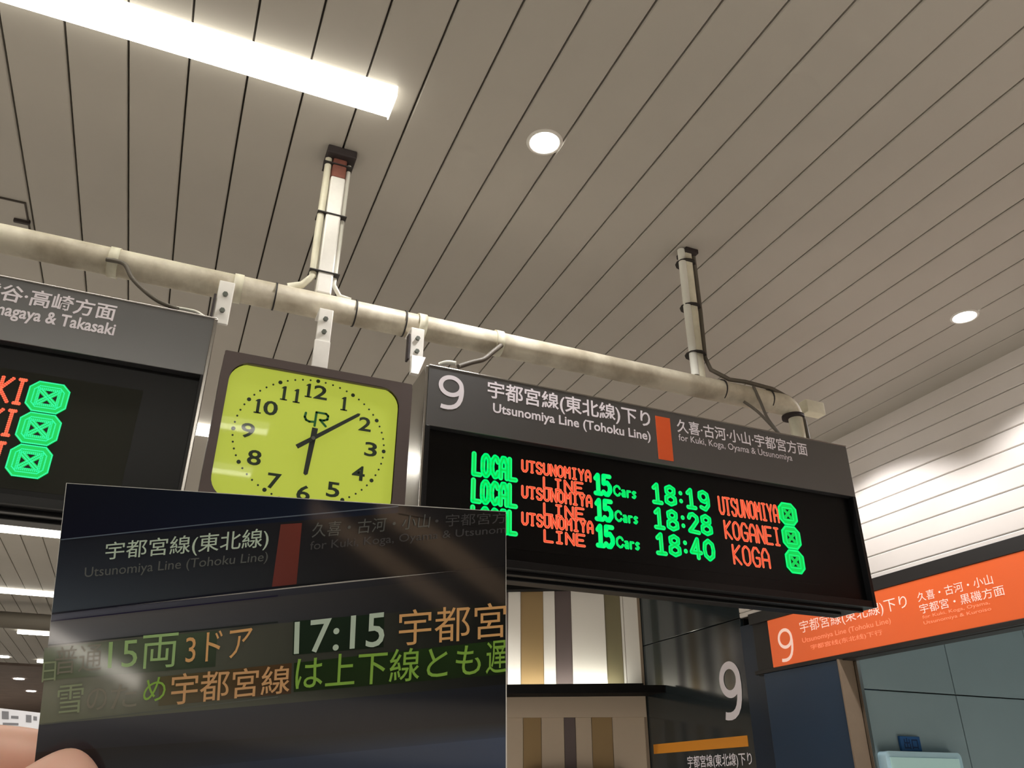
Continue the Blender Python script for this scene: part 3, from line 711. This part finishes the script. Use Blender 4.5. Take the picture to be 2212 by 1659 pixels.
def picture(quads, name, lift, parent):
    bm = B(); cl = bm.loops.layers.float_color.new('ink')
    for q, cs, nx, ny in quads:
        g = []
        for j in range(ny+1):
            row = []
            for i in range(nx+1):
                u, v = i/nx, j/ny
                p = [(q[0][k]*(1-u)+q[1][k]*u)*(1-v)+(q[3][k]*(1-u)+q[2][k]*u)*v for k in (0, 1)]
                c = [(cs[0][k]*(1-u)+cs[1][k]*u)*(1-v)+(cs[3][k]*(1-u)+cs[2][k]*u)*v for k in (0, 1, 2)]
                row.append((bm.verts.new(oc(p[0], p[1], lift)), srgb(*c)))
            g.append(row)
        for j in range(ny):
            for i in range(nx):
                qd = (g[j][i], g[j+1][i], g[j+1][i+1], g[j][i+1])
                f = bm.faces.new([a[0] for a in qd])
                for l, a in zip(f.loops, qd): l[cl] = a[1]
    return part(name, bm, pmn, parent)
LX = lambda y: 143-(y-1043)*.1155        # left edge of the card
def band(yl0, yr0, yl1, yr1, c, xa=None, xb=None, nx=10, ny=4):
    xa0 = LX(yl0)+1.5 if xa is None else xa; xa1 = LX(yl1)+1.5 if xa is None else xa; x1 = 1092 if xb is None else xb
    return (((xa0, yl0), (x1, yr0), (x1, yr1), (xa1, yl1)), c, nx, ny)
Q = []
Q.append(band(1044.5, 1091.5, 1166, 1108, [(16, 20, 32), (14, 28, 50), (22, 34, 54), (14, 16, 34)], xb=860))
Q.append((((860, 1092), (1092, 1106), (1092, 1150), (860, 1112)), [(30, 30, 36), (34, 32, 30), (34, 32, 30), (30, 32, 40)], 4, 2))
Q.append(band(1166, 1108, 1326, 1243, [(30, 34, 44), (34, 32, 34), (28, 27, 28), (66, 76, 88)], xb=860, ny=8))
Q.append((((860, 1108), (1092, 1150), (1092, 1222), (860, 1243)), [(34, 32, 34), (34, 33, 34), (26, 27, 30), (28, 27, 28)], 4, 4))
Q.append(band(1326, 1222, 1342, 1236, [(92, 96, 112), (26, 26, 28), (24, 24, 26), (84, 88, 104)], ny=2))
Q.append(band(1342, 1236, 1394, 1300, [(106, 106, 110), (26, 26, 28), (24, 24, 26), (100, 104, 112)], ny=4, nx=14))
Q.append(band(1394, 1300, 1565, 1478, [(122, 124, 112), (24, 26, 24), (24, 26, 26), (112, 118, 100)], ny=6, nx=14))
Q.append(band(1565, 1478, 1625, 1560, [(58, 62, 72), (30, 34, 42), (24, 24, 30), (34, 36, 46)], ny=4))
Q.append(band(1625, 1560, 1690, 1592, [(26, 26, 30), (26, 28, 32), (36, 54, 82), (20, 22, 30)], ny=4))
Q.append(band(1690, 1592, 1764, 1764, [(24, 30, 42), (48, 66, 96), (40, 56, 84), (24, 30, 42)], ny=4))
picture(Q, 'printed_photo', .0002, cdt)
L2 = []
def stroke(pts, w, c): 
    for (xa, ya_), (xb, yb_) in zip(pts, pts[1:]): L2.append((((xa, ya_-w), (xb, yb_-w), (xb, yb_+w), (xa, ya_+w)), [c]*4, 2, 1))
stroke([(132, 1166), (480, 1129), (860, 1094)], 1.2, (96, 108, 124))
stroke([(112, 1326), (600, 1268)], 1.8, (22, 24, 38)); stroke([(600, 1268), (1090, 1222)], 1.2, (18, 20, 26))
stroke([(110, 1342), (600, 1287)], 1.2, (34, 30, 58)); stroke([(104, 1394), (600, 1344)], 1.5, (40, 46, 46))
stroke([(88, 1565), (600, 1505)], 1.2, (84, 90, 84))
L2.append((((606, 1133), (652, 1130), (640, 1262), (587, 1268)), [(112, 58, 50), (116, 56, 48), (104, 52, 46), (108, 54, 50)], 2, 3))
L2.append((((600, 1232), (752, 1218), (745, 1226), (597, 1240)), [(26, 30, 44)]*4, 2, 1)) if False else None
picture([q for q in L2 if q], 'printed_lines', .0004, cdt)
# lit display strip in the printed photo, soft glow behind characters
GW = []
GW.append((((96, 1400), (470, 1362), (465, 1440), (90, 1470)), [(108, 118, 98), (70, 84, 66), (52, 64, 50), (104, 116, 92)], 8, 3))
GW.append((((345, 1462), (630, 1432), (628, 1498), (342, 1525)), [(92, 86, 58), (84, 62, 40), (70, 50, 34), (80, 76, 52)], 6, 2))
GW.append((((635, 1432), (1090, 1382), (1090, 1456), (634, 1495)), [(32, 52, 24), (34, 58, 24), (30, 46, 22), (30, 46, 22)], 6, 2))
GW.append((((634, 1342), (830, 1325), (828, 1398), (632, 1415)), [(30, 46, 34), (28, 44, 30), (26, 38, 28), (26, 42, 28)], 4, 2))
picture(GW, 'printed_glow', .0003, cdt)
def ink(n, rgb): return mat('ink_'+n, rgb, .5, coat=.3)
I = dict(w=ink('pale', (186, 206, 190)), d=ink('dim', (88, 92, 90)), dd=ink('very_dim', (66, 66, 68)), g=ink('green', (150, 186, 122)), g2=ink('lime', (132, 178, 66)),
         o=ink('amber', (218, 168, 108)), y=ink('sand', (206, 160, 110)), f=ink('faded', (136, 150, 118)), f2=ink('faded_grey', (122, 120, 106)))
def quad(tl, tr, br, bl, lift=.0006):
    def fn(u, v):
        v = 1-v
        x = (tl[0]*(1-u)+tr[0]*u)*(1-v)+(bl[0]*(1-u)+br[0]*u)*v; y = (tl[1]*(1-u)+tr[1]*u)*(1-v)+(bl[1]*(1-u)+br[1]*u)*v
        return oc(x, y, lift)
    return fn
def ct(s, tl, tr, br, bl, k, off=0.0): text('printed_text', s, quad(tl, tr, br, bl), I[k], cdt, off)
ct('宇都宮線(東北線)', (230, 1172), (582, 1140), (578, 1188), (226, 1216), 'w', .004)
ct('Utsunomiya Line (Tohoku Line)', (184, 1226), (580, 1192), (576, 1218), (182, 1254), 'd', .0)
ct('久喜・古河・小山', (676, 1130), (930, 1110), (926, 1140), (672, 1162), 'd')
ct('・宇都宮方', (940, 1112), (1092, 1103+4), (1092, 1130), (938, 1140), 'dd')
ct('for Kuki, Koga, Oyama & Utsunom', (670, 1170), (1092, 1135), (1091, 1156), (668, 1194), 'dd')
ct('普通', (122, 1398), (222, 1388), (218, 1448), (116, 1458), 'f2')
ct('15両', (236, 1380), (386, 1366), (380, 1440), (232, 1450), 'g')
ct('3ドア', (402, 1372), (546, 1352), (538, 1418), (400, 1434), 'o')
ct('17:15', (636, 1344), (832, 1322), (828, 1396), (634, 1414), 'w', .006)
ct('宇都宮', (862, 1318), (1092, 1300), (1092, 1376), (860, 1396), 'o')
ct('日', (94, 1430), (122, 1428), (120, 1470), (90, 1474), 'f')
ct('雪', (126, 1482), (182, 1476), (178, 1538), (122, 1544), 'f')
ct('の', (190, 1488), (232, 1484), (230, 1532), (186, 1536), 'f2')
ct('た', (240, 1480), (298, 1474), (294, 1526), (238, 1532), 'f2')
ct('め', (312, 1466), (360, 1460), (356, 1512), (308, 1518), 'g2')
ct('宇都宮線', (372, 1455), (628, 1436), (624, 1496), (368, 1524), 'y', .006)
ct('は上下線とも', (640, 1418), (1040, 1388), (1036, 1458), (636, 1492), 'g2', .004)
ct('遅', (1050, 1386), (1092, 1382), (1092, 1452), (1048, 1456), 'g2', .004)

# ------------------------------------------------------------------ the hand that holds the card
sk = bpy.data.materials.new('skin'); sk.use_nodes = True; nt = sk.node_tree; b_ = nt.nodes['Principled BSDF']
b_.inputs['Base Color'].default_value = srgb(240, 192, 172); b_.inputs['Roughness'].default_value = .45
b_.inputs['Subsurface Weight'].default_value = .15; b_.inputs['Subsurface Radius'].default_value = (.01, .004, .002); b_.inputs['Subsurface Scale'].default_value = .5
n_ = nt.nodes.new('ShaderNodeTexNoise'); n_.inputs['Scale'].default_value = 220; bp = nt.nodes.new('ShaderNodeBump'); bp.inputs['Strength'].default_value = .12; bp.inputs['Distance'].default_value = .001
tcn = nt.nodes.new('ShaderNodeTexCoord'); nt.links.new(tcn.outputs['Object'], n_.inputs['Vector']); nt.links.new(n_.outputs['Fac'], bp.inputs['Height']); nt.links.new(bp.outputs['Normal'], b_.inputs['Normal'])
def hp(x, y, d): return CAMP+ray(x, y)*d       # a point seen at (x, y), d metres along the view axis
joints = [  # name, position, radius, parent index
 (hp(-330, 2050, .300), .026, -1),                                   # 0 palm centre
 (hp(-560, 2500, .300), .028, 0), (hp(-800, 3100, .290), .030, 1),   # wrist, forearm
 (oc(-190, 1960, .030), .016, 0), (oc(-20, 1810, .020), .0135, 3), (oc(120, 1712, .012), .0130, 4), (oc(226, 1652, .0100), .0124, 5),   # thumb in front
 (hp(-330, 1760, .305), .0125, 0), (oc(-150, 1640, -.016), .0095, 7), (oc(40, 1640, -.011), .0086, 8), (oc(190, 1672, -.010), .0080, 9),   # index behind
 (hp(-310, 1870, .322), .0125, 0), (hp(-120, 1760, .325), .0095, 11), (hp(60, 1755, .318), .0090, 12), (hp(200, 1790, .312), .0080, 13),
 (hp(-330, 2010, .335), .0120, 0), (hp(-150, 1890, .342), .0090, 15), (hp(10, 1880, .335), .0086, 16), (hp(130, 1910, .326), .0078, 17),
 (hp(-370, 2150, .338), .0115, 0), (hp(-240, 2040, .345), .0080, 19), (hp(-110, 2010, .340), .0076, 20), (hp(-10, 2030, .332), .0070, 21)]
me = bpy.data.meshes.new('hand')
org = Vector(joints[0][0])
me.from_pydata([tuple(Vector(j[0])-org) for j in joints], [(j[2], i) for i, j in enumerate(joints) if j[2] >= 0], [])
hd = new('hand', me, None, org)
tag(hd, 'bare hand pinching the photo card between thumb and fingers at bottom left', 'hand')
hd.modifiers.new('skin', 'SKIN'); me.skin_vertices or None
if not me.skin_vertices:
    bmx = bmesh.new(); bmx.from_mesh(me); bmx.verts.layers.skin.verify(); bmx.to_mesh(me); bmx.free()
for i, j in enumerate(joints):
    sv = me.skin_vertices[0].data[i]; sv.radius = (j[1], j[1]); sv.use_root = (i == 0)
sb = hd.modifiers.new('sub', 'SUBSURF'); sb.levels = 3; sb.render_levels = 3
hd.modifiers['skin'].use_smooth_shade = True
dg = bpy.context.evaluated_depsgraph_get(); m2 = bpy.data.meshes.new_from_object(hd.evaluated_get(dg))
hd.modifiers.clear(); hd.data = m2; m2.materials.clear(); m2.materials.append(sk)
for p in m2.polygons: p.use_smooth = True
